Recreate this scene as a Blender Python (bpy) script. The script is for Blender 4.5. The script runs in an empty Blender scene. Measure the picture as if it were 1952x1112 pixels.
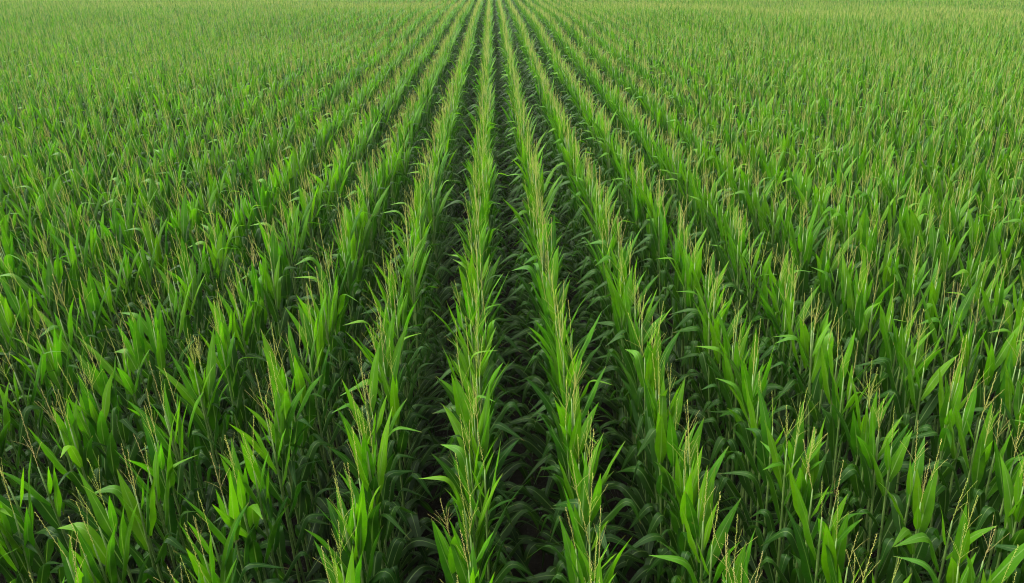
import bpy, math, random
import numpy as np
from mathutils import Matrix, Vector, Euler

R = math.radians
rnd = random.Random(11)
scene = bpy.context.scene
COL = scene.collection

# ------------------------------------------------------------------ camera
CAM_Z = 5.12
cam_data = bpy.data.cameras.new('camera')
cam_data.sensor_width = 36.0
cam_data.lens = 27.0
cam_data.clip_start = 0.05
cam_data.clip_end = 2000.0
cam = bpy.data.objects.new('camera', cam_data)
cam.location = (0, 0, CAM_Z)
PITCH, YAW = 23.15, 1.40
cam.rotation_euler = (R(90 - PITCH), 0, R(-YAW))
COL.objects.link(cam)
scene.camera = cam

# ------------------------------------------------------------------ sky and light (bright overcast)
SUN_EL, SUN_ROT = R(56), R(-75)
world = bpy.data.worlds.new('World')
scene.world = world
world.use_nodes = True
wn, wl = world.node_tree.nodes, world.node_tree.links
wn.clear()
wo = wn.new('ShaderNodeOutputWorld')
bg = wn.new('ShaderNodeBackground')
sky = wn.new('ShaderNodeTexSky')
sky.sky_type = 'NISHITA'
sky.sun_disc = False
sky.sun_elevation = SUN_EL
sky.sun_rotation = SUN_ROT
sky.air_density = 1.0
sky.dust_density = 3.0
hs = wn.new('ShaderNodeHueSaturation')           # cloud cover: the blue is mostly gone
hs.inputs['Saturation'].default_value = 0.18
wl.new(sky.outputs[0], hs.inputs['Color'])
wl.new(hs.outputs[0], bg.inputs[0])
bg.inputs[1].default_value = 0.07
wl.new(bg.outputs[0], wo.inputs[0])

sun_data = bpy.data.lights.new('sun', 'SUN')
sun_data.energy = 1.5
sun_data.angle = R(75)
sun_data.color = (1.0, 0.97, 0.9)
sun = bpy.data.objects.new('sun', sun_data)
sd = Vector((math.sin(SUN_ROT) * math.cos(SUN_EL), math.cos(SUN_ROT) * math.cos(SUN_EL), math.sin(SUN_EL)))
sun.rotation_euler = sd.to_track_quat('Z', 'Y').to_euler()
sun.location = (0, 0, 60)
COL.objects.link(sun)

scene.view_settings.view_transform = 'Standard'
scene.view_settings.look = 'None'
scene.view_settings.gamma = 1.0
scene.view_settings.exposure = 2.4
scene.render.engine = 'CYCLES'
cy = scene.cycles
cy.use_denoising = True
cy.denoising_prefilter = 'ACCURATE'
cy.pixel_filter_type = 'BLACKMAN_HARRIS'
cy.filter_width = 1.0
cy.max_bounces = 8
cy.diffuse_bounces = 2
cy.glossy_bounces = 2
cy.transmission_bounces = 3
cy.volume_bounces = 1
cy.caustics_reflective = False
cy.caustics_refractive = False


# ------------------------------------------------------------------ node helpers
def new_mat(name):
    m = bpy.data.materials.new(name)
    m.use_nodes = True
    nt = m.node_tree
    nt.nodes.clear()
    return m, nt.nodes, nt.links


def math_node(n, l, op, a, b=None, c=None, clamp=False):
    q = n.new('ShaderNodeMath')
    q.operation = op
    q.use_clamp = clamp
    for i, v in enumerate((a, b, c)):
        if v is None:
            continue
        if isinstance(v, (int, float)):
            q.inputs[i].default_value = v
        else:
            l.new(v, q.inputs[i])
    return q.outputs[0]


def mix_col(n, l, f, a, b, mode='MIX'):
    q = n.new('ShaderNodeMix')
    q.data_type = 'RGBA'
    q.blend_type = mode
    for sock, v in ((q.inputs[0], f), (q.inputs[6], a), (q.inputs[7], b)):
        if isinstance(v, (int, float)):
            sock.default_value = v
        elif isinstance(v, tuple):
            sock.default_value = (*v, 1)
        else:
            l.new(v, sock)
    return q.outputs[2]


def map_range(n, l, v, a, b, c, d):
    q = n.new('ShaderNodeMapRange')
    l.new(v, q.inputs[0])
    for i, x in enumerate((a, b, c, d)):
        q.inputs[i + 1].default_value = x
    return q.outputs[0]


def noise(n, l, vec, scale, detail=3.0, rough=0.5):
    q = n.new('ShaderNodeTexNoise')
    q.inputs['Scale'].default_value = scale
    q.inputs['Detail'].default_value = detail
    q.inputs['Roughness'].default_value = rough
    if vec is not None:
        l.new(vec, q.inputs['Vector'])
    return q.outputs[0]


# ------------------------------------------------------------------ materials
YOUNG_LIT, MIDDLE_DIM, OLD_SHADED = (0.082, 0.248, 0.003), (0.010, 0.060, 0.0025), (0.007, 0.021, 0.0046)  # leaf age tones with painted canopy shade: bright crest, darkened lower leaves


def leaf_material():
    m, n, l = new_mat('corn_leaf_blade')
    out = n.new('ShaderNodeOutputMaterial')
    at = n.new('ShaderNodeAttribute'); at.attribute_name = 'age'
    uv = n.new('ShaderNodeUVMap'); uv.uv_map = 'UVMap'
    sep = n.new('ShaderNodeSeparateXYZ'); l.new(uv.outputs[0], sep.inputs[0])
    u, v = sep.outputs[0], sep.outputs[1]          # u across the blade, v along it
    oi = n.new('ShaderNodeObjectInfo')
    geo = n.new('ShaderNodeNewGeometry')
    pos = geo.outputs['Position']
    big = noise(n, l, pos, 0.55, 2.0)
    small = noise(n, l, pos, 9.0, 3.0)
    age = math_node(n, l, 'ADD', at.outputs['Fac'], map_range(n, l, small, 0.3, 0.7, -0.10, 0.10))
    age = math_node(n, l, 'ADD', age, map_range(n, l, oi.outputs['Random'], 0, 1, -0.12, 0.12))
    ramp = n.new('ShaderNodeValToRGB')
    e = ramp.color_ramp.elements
    e[0].position, e[0].color = 0.0, (*YOUNG_LIT, 1)
    e[1].position, e[1].color = 1.0, (*OLD_SHADED, 1)
    k = e.new(0.45); k.color = (*MIDDLE_DIM, 1)
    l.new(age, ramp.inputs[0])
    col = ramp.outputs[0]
    hsv = n.new('ShaderNodeHueSaturation')
    l.new(col, hsv.inputs['Color'])
    l.new(map_range(n, l, oi.outputs['Random'], 0, 1, 0.485, 0.508), hsv.inputs['Hue'])
    l.new(map_range(n, l, big, 0.3, 0.7, 0.82, 1.18), hsv.inputs['Value'])
    patch = noise(n, l, pos, 0.09, 1.0)            # better and poorer ground across the field
    col = mix_col(n, l, map_range(n, l, patch, 0.35, 0.65, 0.0, 0.18), hsv.outputs[0], (0.065, 0.18, 0.005))
    # parallel veins
    wave = math_node(n, l, 'SINE', math_node(n, l, 'MULTIPLY', u, 95.0))
    col = mix_col(n, l, map_range(n, l, wave, -1, 1, 0.0, 0.16), col, (0.055, 0.17, 0.009))
    # pale midrib, fading to the tip
    d = math_node(n, l, 'ABSOLUTE', math_node(n, l, 'SUBTRACT', u, 0.5))
    rib = map_range(n, l, d, 0.026, 0.06, 1.0, 0.0)
    rib = math_node(n, l, 'MULTIPLY', rib, map_range(n, l, v, 0.2, 0.95, 0.75, 0.15))
    col = mix_col(n, l, rib, col, (0.17, 0.27, 0.085))
    # dry tips and a few scorched spots
    spots = noise(n, l, pos, 26.0, 2.0)
    dry = math_node(n, l, 'MULTIPLY', map_range(n, l, v, 0.93, 1.0, 0.0, 0.7), map_range(n, l, small, 0.42, 0.6, 0.0, 1.0))
    dry = math_node(n, l, 'ADD', dry, map_range(n, l, spots, 0.73, 0.78, 0.0, 0.45), clamp=True)
    col = mix_col(n, l, dry, col, (0.22, 0.16, 0.06))
    p = n.new('ShaderNodeBsdfPrincipled')
    l.new(col, p.inputs['Base Color'])
    l.new(map_range(n, l, small, 0.3, 0.7, 0.38, 0.52), p.inputs['Roughness'])
    p.inputs['Specular IOR Level'].default_value = 0.18
    bump = n.new('ShaderNodeBump')
    bump.inputs['Strength'].default_value = 0.25
    bump.inputs['Distance'].default_value = 0.002
    l.new(wave, bump.inputs['Height'])
    l.new(bump.outputs[0], p.inputs['Normal'])
    tr = n.new('ShaderNodeBsdfTranslucent')
    tcol = mix_col(n, l, 1.0, col, (1.22, 1.42, 0.4), 'MULTIPLY')
    l.new(tcol, tr.inputs[0])
    mx = n.new('ShaderNodeMixShader')
    mx.inputs[0].default_value = 0.42
    l.new(p.outputs[0], mx.inputs[1])
    l.new(tr.outputs[0], mx.inputs[2])
    l.new(mx.outputs[0], out.inputs[0])
    return m


def stalk_material():
    m, n, l = new_mat('corn_stalk')
    out = n.new('ShaderNodeOutputMaterial')
    geo = n.new('ShaderNodeNewGeometry')
    oi = n.new('ShaderNodeObjectInfo')
    nz = noise(n, l, geo.outputs['Position'], 22.0, 3.0)
    col = mix_col(n, l, map_range(n, l, nz, 0.3, 0.7, 0, 1), (0.07, 0.15, 0.022), (0.14, 0.21, 0.05))
    p = n.new('ShaderNodeBsdfPrincipled')
    l.new(col, p.inputs['Base Color'])
    p.inputs['Roughness'].default_value = 0.5
    l.new(p.outputs[0], out.inputs[0])
    return m


def tassel_material():
    m, n, l = new_mat('corn_tassel')
    out = n.new('ShaderNodeOutputMaterial')
    geo = n.new('ShaderNodeNewGeometry')
    oi = n.new('ShaderNodeObjectInfo')
    ramp = n.new('ShaderNodeValToRGB')
    e = ramp.color_ramp.elements
    e[0].position, e[0].color = 0.0, (0.42, 0.50, 0.10, 1)
    e[1].position, e[1].color = 1.0, (0.54, 0.44, 0.19, 1)
    k = e.new(0.45); k.color = (0.54, 0.55, 0.14, 1)
    k = e.new(0.8); k.color = (0.58, 0.52, 0.17, 1)
    l.new(oi.outputs['Random'], ramp.inputs[0])
    nz = noise(n, l, geo.outputs['Position'], 60.0, 2.0)
    col = mix_col(n, l, map_range(n, l, nz, 0.35, 0.65, 0, 0.6), ramp.outputs[0], (0.28, 0.36, 0.06))
    p = n.new('ShaderNodeBsdfPrincipled')
    l.new(col, p.inputs['Base Color'])
    p.inputs['Roughness'].default_value = 0.7
    p.inputs['Specular IOR Level'].default_value = 0.2
    tr = n.new('ShaderNodeBsdfTranslucent')
    l.new(col, tr.inputs[0])
    mx = n.new('ShaderNodeMixShader')
    mx.inputs[0].default_value = 0.35
    l.new(p.outputs[0], mx.inputs[1]); l.new(tr.outputs[0], mx.inputs[2])
    l.new(mx.outputs[0], out.inputs[0])
    return m


def soil_material():
    m, n, l = new_mat('field_soil')
    out = n.new('ShaderNodeOutputMaterial')
    geo = n.new('ShaderNodeNewGeometry')
    pos = geo.outputs['Position']
    a = noise(n, l, pos, 1.3, 5.0, 0.6)
    b = noise(n, l, pos, 30.0, 5.0, 0.65)
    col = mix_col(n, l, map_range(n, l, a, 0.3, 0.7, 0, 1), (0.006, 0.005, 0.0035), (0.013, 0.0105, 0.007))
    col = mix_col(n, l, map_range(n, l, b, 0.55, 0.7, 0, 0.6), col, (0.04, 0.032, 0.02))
    p = n.new('ShaderNodeBsdfPrincipled')
    l.new(col, p.inputs['Base Color'])
    p.inputs['Roughness'].default_value = 0.95
    p.inputs['Specular IOR Level'].default_value = 0.1
    bump = n.new('ShaderNodeBump')
    bump.inputs['Strength'].default_value = 0.8
    bump.inputs['Distance'].default_value = 0.04
    l.new(b, bump.inputs['Height'])
    l.new(bump.outputs[0], p.inputs['Normal'])
    l.new(p.outputs[0], out.inputs[0])
    return m


LEAF, STALK, TASSEL, SOIL = leaf_material(), stalk_material(), tassel_material(), soil_material()


# ------------------------------------------------------------------ ground
def smooth(a, b, x):
    t = min(1.0, max(0.0, (x - a) / (b - a)))
    return t * t * (3 - 2 * t)


def ground_z(x, y):
    z = -0.50 * (1 - smooth(2.0, 9.5, y))                       # the headland dips towards the field edge
    z += 0.10 * math.sin(x * 0.11 + 0.6) * smooth(10, 30, y) + 0.12 * math.sin(y * 0.17 + x * 0.05) * smooth(16, 40, y)
    return z


def build_ground():
    ys = [-300, -60, -20] + [i * 1.5 for i in range(-6, 70)] + [115, 150, 260, 600]
    xs = [-600, -250, -120] + [i * 2.0 for i in range(-40, 41)] + [120, 250, 600]
    vs = [(x, y, ground_z(x, y)) for y in ys for x in xs]
    w = len(xs)
    fs = [(j * w + i, j * w + i + 1, (j + 1) * w + i + 1, (j + 1) * w + i) for j in range(len(ys) - 1) for i in range(w - 1)]
    me = bpy.data.meshes.new('ground')
    me.from_pydata(vs, [], fs)
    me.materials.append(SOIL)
    me.shade_smooth()
    o = bpy.data.objects.new('ground', me)
    o['kind'] = 'structure'
    COL.objects.link(o)


build_ground()


# ------------------------------------------------------------------ geometry of a corn plant
class Geo:
    """Vertices, faces, uv, age and material slot of one mesh."""
    def __init__(self):
        self.v, self.f, self.uv, self.age, self.mi = [], [], [], [], []

    def add(self, v, f, uv=None, age=0.0, mi=0, M=None):
        b = len(self.v)
        v = np.asarray(v, float)
        if M is not None:
            A = np.array(M)
            v = v @ A[:3, :3].T + A[:3, 3]
        self.v.extend(map(tuple, v))
        self.f.extend(tuple(i + b for i in q) for q in f)
        self.uv.extend(uv if uv is not None else [(0.3, 0.3)] * len(v))
        self.age.extend(age if isinstance(age, list) else [age] * len(v))
        self.mi.extend([mi] * len(f))

    def join(self, g, M, mi):
        self.add(g.v, g.f, g.uv, list(g.age), mi, M)

    def mesh(self, name, mats):
        me = bpy.data.meshes.new(name)
        me.from_pydata(self.v, [], self.f)
        uvl = me.uv_layers.new(name='UVMap')
        idx = np.empty(len(me.loops), np.int32)
        me.loops.foreach_get('vertex_index', idx)
        uvl.data.foreach_set('uv', np.asarray(self.uv, np.float32)[idx].ravel())
        a = me.attributes.new('age', 'FLOAT', 'POINT')
        a.data.foreach_set('value', np.asarray(self.age, np.float32))
        for m in mats:
            me.materials.append(m)
        me.polygons.foreach_set('material_index', np.asarray(self.mi, np.int32))
        me.shade_smooth()
        return me


def leaf_geo(r, length, width, a0, bend, where, sharp, age, twist=0.0, seg=13, drape=0.0, flat=0.0):
    """A blade that starts at the origin, rises along +Z leaning towards +X by a0 and folds by bend round `where` of its length."""
    g = Geo()
    cols = 5
    xs = [-1.0, -0.5, 0.0, 0.5, 1.0]
    p = np.array([0.0, 0.0, 0.0])
    ph1, ph2 = r.uniform(0, 6.28), r.uniform(0, 6.28)
    wav = r.uniform(0.08, 0.22)
    side = r.uniform(-0.10, 0.10)
    V, UV, AGE_SHADE = [], [], []
    side_ang = 0.0
    for i in range(seg + 1):
        s = i / seg
        fold = 1 / (1 + math.exp(-(s - where) * sharp)) - 1 / (1 + math.exp(where * sharp))
        ang = a0 + bend * fold + drape * s
        ang = min(ang, R(172))
        t = np.array([math.sin(ang), 0, math.cos(ang)])
        side_ang = side * s * 2
        t = np.array([t[0] * math.cos(side_ang), t[0] * math.sin(side_ang), t[2]])
        t /= np.linalg.norm(t)
        if i:
            p = p + t * (length / seg)
        b = np.array([-math.sin(side_ang), math.cos(side_ang), 0.0])
        nrm = np.cross(t, b)                               # away from the stalk's side: adaxial normal
        tw = twist * s
        b2 = b * math.cos(tw) + nrm * math.sin(tw)
        n2 = np.cross(t, b2)
        w = width * 0.5 * (0.42 + 0.58 * smooth(0.0, 0.28, s)) * (1 - max(0, (s - 0.36) / 0.64) ** 1.4)
        w = max(w, 0.0012)
        vee = (0.62 * (1 - s) ** 1.5 + 0.12) * (1 - flat)   # folded like a gutter at the base
        for k, x in enumerate(xs):
            rip = wav * abs(x) ** 1.5 * math.sin(s * 17 + (ph1 if x < 0 else ph2)) * (0.3 + s) * (1 - s * 0.5)
            q = p + b2 * (x * w * math.cos(vee * 0.8)) - n2 * (abs(x) * w * math.sin(vee * 0.8) * -1 + rip * w) * -1
            V.append(q)
            UV.append((0.5 + 0.5 * x, s))
            AGE_SHADE.append(age + 0.16 * (1 - s) - 0.08)  # blade toned darker towards its base
    F = []
    for i in range(seg):
        for k in range(cols - 1):
            a = i * cols + k
            F.append((a, a + 1, a + cols + 1, a + cols))
    g.add(V, F, UV, AGE_SHADE, 0)
    return g


def tube_geo(pts, radii, sides=6):
    g = Geo()
    V, F = [], []
    for i, (p, rr) in enumerate(zip(pts, radii)):
        p = Vector(p)
        d = (Vector(pts[min(i + 1, len(pts) - 1)]) - Vector(pts[max(i - 1, 0)])).normalized()
        x = d.orthogonal().normalized() if abs(d.z) < 0.9 else Vector((1, 0, 0)) - d * d.x
        x.normalize()
        y = d.cross(x)
        for k in range(sides):
            a = 2 * math.pi * k / sides
            V.append(p + x * (rr * math.cos(a)) + y * (rr * math.sin(a)))
    for i in range(len(pts) - 1):
        for k in range(sides):
            a, b = i * sides + k, i * sides + (k + 1) % sides
            F.append((a, b, b + sides, a + sides))
    F.append(tuple(range(len(V) - sides, len(V))))
    g.add([tuple(v) for v in V], F, [(0.3, 0.3)] * len(V), 0.3, 0)
    return g


def stalk_geo(r, top, nodes):
    """Jointed stalk: swollen nodes and the leaf sheaths that wrap each internode."""
    pts, rad = [(0, 0, -0.05)], [0.0145]
    for z in nodes:
        t = z / top
        b = 0.0135 * (1 - t) + 0.0062 * t
        pts += [(0, 0, z - 0.018), (0, 0, z), (0, 0, z + 0.012)]
        rad += [b * 1.12, b * 1.38, b]
    pts.append((0, 0, top)); rad.append(0.0040)
    return tube_geo(pts, rad, 7)


def spike_geo(r, g, p0, d, length, droop, fat=1.0):
    """One tassel branch: a thin rachis lined with spikelets in pairs."""
    n = 7
    pts = []
    p, d = Vector(p0), Vector(d).normalized()
    sidev = Vector((r.uniform(-1, 1), r.uniform(-1, 1), 0)) * 0.05
    for i in range(n + 1):
        pts.append(p.copy())
        d = (d + Vector((d.x * droop, d.y * droop, -droop * 0.35)) / n + sidev / n).normalized()
        p = p + d * (length / n)
    rad = [0.0013 * fat * (1 - 0.55 * i / n) for i in range(n + 1)]
    t = tube_geo(pts, rad, 4)
    g.add(t.v, t.f, t.uv, list(t.age), 0)
    m = max(5, int(length / 0.0105))
    for i in range(m):
        s = 0.10 + 0.9 * i / m
        k = min(n - 1, int(s * n))
        f = s * n - k
        q = pts[k].lerp(pts[k + 1], f)
        tan = (pts[k + 1] - pts[k]).normalized()
        a = r.uniform(0, 6.28)
        o = tan.orthogonal().normalized()
        o = Matrix.Rotation(a, 3, tan) @ o
        c = tan.cross(o)
        L = 0.0105 * r.uniform(0.8, 1.2) * (1 - 0.3 * s)
        W = 0.0019 * fat
        tip = q + tan * L + o * (0.004 * fat * r.uniform(0.5, 1.3))
        mid = q + tan * (L * 0.45) + o * 0.0028 * fat
        vs = [q, mid + c * W, tip, mid - c * W, mid + o * W]
        g.add([tuple(x) for x in vs], [(0, 1, 4), (1, 2, 4), (2, 3, 4), (3, 0, 4)], None, 0.0, 0)


def tassel_geo(r, branches):
    g = Geo()
    L = r.uniform(0.30, 0.42)
    lean = Vector((r.uniform(-0.10, 0.10), r.uniform(-0.10, 0.10), 1))
    spike_geo(r, g, (0, 0, -0.01), lean, L, r.uniform(0.0, 0.10), 1.38)
    a = r.uniform(0, 6.28)
    for i in range(branches):
        a += 2.4 + r.uniform(-0.5, 0.5)
        s = r.uniform(0.05, 0.13)
        w = r.uniform(0.14, 0.62)
        d = lean + Vector((math.cos(a) * w, math.sin(a) * w, 0))
        spike_geo(r, g, tuple(lean * s), d, r.uniform(0.13, 0.24), r.uniform(0.0, 0.5), 0.68)
    return g


# pools of leaf blades by age and painted canopy shade, and of tassels
rp = random.Random(5)
POOL = {'flag': [], 'upright': [], 'spreading': [], 'middle': [], 'old': []}
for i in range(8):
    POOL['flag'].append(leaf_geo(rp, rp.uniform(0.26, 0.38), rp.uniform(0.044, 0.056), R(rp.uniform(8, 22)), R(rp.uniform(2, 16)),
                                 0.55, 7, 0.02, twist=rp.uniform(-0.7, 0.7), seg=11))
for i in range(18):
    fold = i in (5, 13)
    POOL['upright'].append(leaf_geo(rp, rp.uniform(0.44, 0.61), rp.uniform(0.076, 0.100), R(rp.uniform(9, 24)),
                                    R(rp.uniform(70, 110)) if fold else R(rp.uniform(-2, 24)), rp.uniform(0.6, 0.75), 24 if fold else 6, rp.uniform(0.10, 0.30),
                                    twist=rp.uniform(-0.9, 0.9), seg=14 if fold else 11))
for i in range(14):  # toned darker than the upright blades, painting in shade below the crest
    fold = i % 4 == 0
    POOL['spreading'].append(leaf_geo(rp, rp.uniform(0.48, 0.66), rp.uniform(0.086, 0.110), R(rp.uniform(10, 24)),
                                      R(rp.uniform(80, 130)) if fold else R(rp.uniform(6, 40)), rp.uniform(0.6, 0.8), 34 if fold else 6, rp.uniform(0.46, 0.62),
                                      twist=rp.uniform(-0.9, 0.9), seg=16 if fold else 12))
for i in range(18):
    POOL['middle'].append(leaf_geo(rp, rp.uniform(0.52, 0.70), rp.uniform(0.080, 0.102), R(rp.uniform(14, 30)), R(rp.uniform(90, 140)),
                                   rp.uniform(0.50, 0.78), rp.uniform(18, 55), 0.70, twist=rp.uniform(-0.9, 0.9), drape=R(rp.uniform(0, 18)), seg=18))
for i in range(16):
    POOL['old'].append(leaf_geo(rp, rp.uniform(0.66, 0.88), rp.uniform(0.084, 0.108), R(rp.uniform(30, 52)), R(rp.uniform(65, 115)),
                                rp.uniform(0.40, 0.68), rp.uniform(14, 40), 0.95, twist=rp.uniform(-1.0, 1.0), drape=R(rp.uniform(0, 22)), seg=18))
TASSELS = []
for i in range(14):
    nb = (0, 1, 2, 3, 4, 5, 2, 3, 6, 1, 4, 2, 0, 3)[i]
    TASSELS.append((nb, tassel_geo(rp, nb)))


def plant_plan(r):
    """What one plant is made of: its node heights and, for each leaf, pool, index, height, azimuth, lean and size."""
    top = 2.25
    nodes = []
    z = top - r.uniform(0.18, 0.25)
    gap = [0.10, 0.125, 0.145, 0.155, 0.16, 0.165, 0.165, 0.16, 0.16, 0.155, 0.15]
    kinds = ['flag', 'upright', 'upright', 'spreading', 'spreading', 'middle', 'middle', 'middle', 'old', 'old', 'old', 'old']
    plane = r.gauss(0, R(42))                     # the plane of the blades tends to lie across the row
    leaves = []
    for i, kind in enumerate(kinds):
        nodes.append(z)
        if kind == 'spreading' and r.random() < 0.34:
            kind = 'middle'
        az = plane + (math.pi if i % 2 else 0) + r.gauss(0, R(16))
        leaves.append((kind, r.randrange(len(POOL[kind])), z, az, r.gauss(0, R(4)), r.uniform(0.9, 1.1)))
        if i < len(gap):
            z -= gap[i] * r.uniform(0.9, 1.1)
    return top, nodes[::-1], leaves, r.randrange(len(TASSELS))


def leaf_matrix(z, az, lean, s):
    return (Matrix.Translation((0.006 * math.cos(az), 0.006 * math.sin(az), z)) @ Matrix.Rotation(az, 4, 'Z')
            @ Matrix.Rotation(lean, 4, 'Y') @ Matrix.Scale(s, 4))


# ------------------------------------------------------------------ where the plants stand
ROW, FIRST = 0.762, -0.06     # the crop leans a little to one side, so the crests stand left of the stalk bases
cam_inv = cam.matrix_basis.inverted()
FPX = cam_data.lens / 36.0                         # focal length in picture widths
ASPECT = 1112 / 1952


def project(p):
    q = cam_inv @ Vector(p)
    if q.z > -0.1:
        return None
    return 0.5 + FPX * q.x / -q.z, 0.5 - FPX * q.y / -q.z / ASPECT, -q.z


rs = random.Random(23)


def settle(k, x, y, size, tx, ty, turned):
    return (k, x, y, size, -tx if turned else tx, -ty if turned else ty, math.pi if turned else 0.0)


spots = []
FAR = 98.0
for k in range(-95, 97):
    x0 = FIRST + ROW * k
    y = 0.4 + rs.uniform(0, 0.15)
    wob = rs.uniform(0, 6.28)
    while y < FAR:
        if abs(x0 - y * 0.027) < 0.70 * y + 4.0:
            x = x0 + 0.02 * math.sin(y * 0.9 + wob) + rs.gauss(0, 0.009)
            size = rs.gauss(1.0, 0.017) * (1 + 0.03 * math.sin(x * 0.35 + 1) * math.sin(y * 0.22))
            spots.append(settle(k, x, y, max(0.9, min(1.08, size)), rs.gauss(0, R(1.8)), rs.gauss(R(-3.5), R(1.3)), rs.random() < 0.5))
        y += max(0.09, rs.gauss(0.146, 0.020))

seen, rest = [], []
for s in spots:
    pr = project((s[1], s[2], ground_z(s[1], s[2]) + 2.27 * s[3]))
    if pr and -0.005 < pr[0] < 1.005 and 0.0 < pr[1] < 1.01:
        seen.append((pr[2], s))
    else:
        rest.append(s)
seen.sort(key=lambda t: t[0])
near = [s for _, s in seen[:300]]
rest += [s for _, s in seen[300:]]

# ------------------------------------------------------------------ the 300 plants that show largest: each a thing with stalk, leaves and tassel
ORD = ('front first second third fourth fifth sixth seventh eighth ninth tenth eleventh twelfth thirteenth fourteenth fifteenth sixteenth '
       'seventeenth eighteenth nineteenth twentieth').split()
TENS = {20: 'twenty', 30: 'thirty', 40: 'forty', 50: 'fifty'}


def ordinal(n):
    if n <= 20:
        return ORD[n]
    if n % 10 == 0:
        return {30: 'thirtieth', 40: 'fortieth', 50: 'fiftieth'}[n]
    return TENS[n // 10 * 10] + '-' + ORD[n % 10]


COUNT = ['unbranched', 'one-branched', 'two-branched', 'three-branched', 'four-branched', 'five-branched', 'six-branched', 'seven-branched']
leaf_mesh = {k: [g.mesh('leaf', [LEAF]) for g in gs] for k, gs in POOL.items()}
for gs in leaf_mesh.values():
    for me in gs:
        me.polygons.foreach_set('material_index', [0] * len(me.polygons))
tassel_mesh = [g.mesh('tassel', [TASSEL]) for _, g in TASSELS]
stalk_plans = []
rq = random.Random(77)
source = None


def link_copy(o, name, data, parent, M):
    c = o.copy() if o else bpy.data.objects.new(name, data)
    c.data = data
    COL.objects.link(c)
    c.parent = parent
    c.matrix_parent_inverse = Matrix.Identity(4)
    c.matrix_basis = M
    return c


root0 = leaf0 = stalk0 = tassel0 = None
order = {}
for k, x, y, size, tx, ty, flip in sorted(near, key=lambda s: (s[0], s[2])):
    order[k] = order.get(k, 0) + 1
    top, nodes, leaves, ti = plant_plan(rq)
    root = root0.copy() if root0 else bpy.data.objects.new('corn_plant', None)
    root.empty_display_size = 0.2
    COL.objects.link(root)
    root.location = (x, y, ground_z(x, y))
    root.rotation_euler = (tx, ty, flip)
    root.scale = (size, size, size)
    n = k if k > 0 else 1 - k
    side = 'right' if k > 0 else 'left'
    root['category'] = 'corn plant'
    root['group'] = 'corn plants standing in rows'
    rowname = ('row just ' + side) if n == 1 else (ordinal(n) + ' row ' + side)
    root['label'] = f'corn plant with {COUNT[TASSELS[ti][0]]} tassel, {ordinal(order[k])} from front in {rowname} of central dark furrow'
    sm = stalk_geo(rq, top, nodes).mesh('stalk', [STALK])
    st = link_copy(stalk0, 'stalk', sm, root, Matrix.Identity(4))
    tm = Matrix.Translation((0, 0, top)) @ Matrix.Rotation(rq.uniform(0, 6.28), 4, 'Z') @ Matrix.Rotation(rq.gauss(0, R(4)), 4, 'X') @ Matrix.Scale(rq.uniform(0.85, 1.12), 4)
    ta = link_copy(tassel0, 'tassel', tassel_mesh[ti], root, tm)
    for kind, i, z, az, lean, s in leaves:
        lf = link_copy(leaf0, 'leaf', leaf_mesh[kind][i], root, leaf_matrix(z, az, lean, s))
        leaf0 = leaf0 or lf
    root0, stalk0, tassel0 = root0 or root, stalk0 or st, tassel0 or ta

# ------------------------------------------------------------------ the rest of the crop: one object
kinds = bpy.data.collections.new('corn_plant_kinds')
rv = random.Random(99)
NV = 36
for i in range(NV):
    top, nodes, leaves, ti = plant_plan(rv)
    g = Geo()
    g.join(stalk_geo(rv, top, nodes), Matrix.Identity(4), 1)
    g.join(TASSELS[ti][1], Matrix.Translation((0, 0, top)) @ Matrix.Rotation(rv.uniform(0, 6.28), 4, 'Z') @ Matrix.Scale(rv.uniform(0.85, 1.12), 4), 2)
    for kind, q, z, az, lean, s in leaves:
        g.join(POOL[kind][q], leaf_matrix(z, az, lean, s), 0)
    o = bpy.data.objects.new(f'corn_plant_kind_{i:02d}', g.mesh('corn_plant_kind', [LEAF, STALK, TASSEL]))
    kinds.objects.link(o)

me = bpy.data.meshes.new('corn_plant_mass')
me.from_pydata([(s[1], s[2], ground_z(s[1], s[2])) for s in rest], [], [])
a = me.attributes.new('turn', 'FLOAT_VECTOR', 'POINT')
a.data.foreach_set('vector', np.array([(s[4], s[5], s[6]) for s in rest], np.float32).ravel())
a = me.attributes.new('size', 'FLOAT', 'POINT')
a.data.foreach_set('value', np.array([s[3] for s in rest], np.float32))
a = me.attributes.new('variant', 'INT', 'POINT')
a.data.foreach_set('value', np.array([rv.randrange(NV) for s in rest], np.int32))
mass = bpy.data.objects.new('corn_plant_mass', me)
mass['kind'] = 'stuff'
mass['label'] = 'dense green mass of tasselled corn rows running back to the top of the picture'
mass['category'] = 'corn crop'
COL.objects.link(mass)

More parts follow.
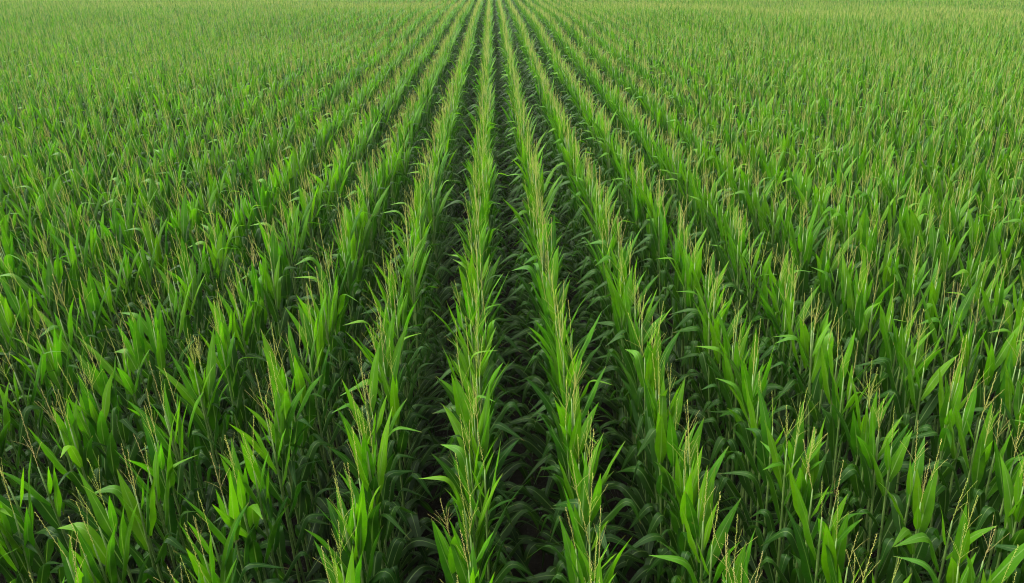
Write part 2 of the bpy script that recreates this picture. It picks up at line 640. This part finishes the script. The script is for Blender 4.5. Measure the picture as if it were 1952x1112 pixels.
ng = bpy.data.node_groups.new('plant_the_crop', 'GeometryNodeTree')
ng.interface.new_socket('Geometry', in_out='INPUT', socket_type='NodeSocketGeometry')
ng.interface.new_socket('Geometry', in_out='OUTPUT', socket_type='NodeSocketGeometry')
gi, go = ng.nodes.new('NodeGroupInput'), ng.nodes.new('NodeGroupOutput')
ci = ng.nodes.new('GeometryNodeCollectionInfo')
ci.inputs['Collection'].default_value = kinds
ci.inputs['Separate Children'].default_value = True
ci.inputs['Reset Children'].default_value = True
ip = ng.nodes.new('GeometryNodeInstanceOnPoints')
ip.inputs['Pick Instance'].default_value = True


def named(name, typ):
    q = ng.nodes.new('GeometryNodeInputNamedAttribute')
    q.data_type = typ
    q.inputs['Name'].default_value = name
    return q.outputs['Attribute']


ng.links.new(gi.outputs[0], ip.inputs['Points'])
ng.links.new(ci.outputs[0], ip.inputs['Instance'])
ng.links.new(named('variant', 'INT'), ip.inputs['Instance Index'])
er = ng.nodes.new('FunctionNodeEulerToRotation')
ng.links.new(named('turn', 'FLOAT_VECTOR'), er.inputs[0])
ng.links.new(er.outputs[0], ip.inputs['Rotation'])
ng.links.new(named('size', 'FLOAT'), ip.inputs['Scale'])
ng.links.new(ip.outputs[0], go.inputs[0])
md = mass.modifiers.new('plants', 'NODES')
md.node_group = ng

# ------------------------------------------------------------------ humid air
HAZE = 0.00035


def build_haze():
    m, n, l = new_mat('humid_air')
    out = n.new('ShaderNodeOutputMaterial')
    v = n.new('ShaderNodeVolumePrincipled')
    v.inputs['Color'].default_value = (0.93, 0.96, 1.0, 1)
    v.inputs['Density'].default_value = HAZE
    v.inputs['Anisotropy'].default_value = 0.2
    l.new(v.outputs[0], out.inputs['Volume'])
    x, y0, y1, z0, z1 = 605, -305, 605, -1.7, 7.0
    vs = [(-x, y0, z0), (x, y0, z0), (x, y1, z0), (-x, y1, z0), (-x, y0, z1), (x, y0, z1), (x, y1, z1), (-x, y1, z1)]
    fs = [(0, 3, 2, 1), (4, 5, 6, 7), (0, 1, 5, 4), (1, 2, 6, 5), (2, 3, 7, 6), (3, 0, 4, 7)]
    me = bpy.data.meshes.new('haze')
    me.from_pydata(vs, [], fs)
    me.materials.append(m)
    o = bpy.data.objects.new('haze', me)
    o['kind'] = 'stuff'
    COL.objects.link(o)


if HAZE > 0:
    build_haze()
print('plants', len(near), len(rest))
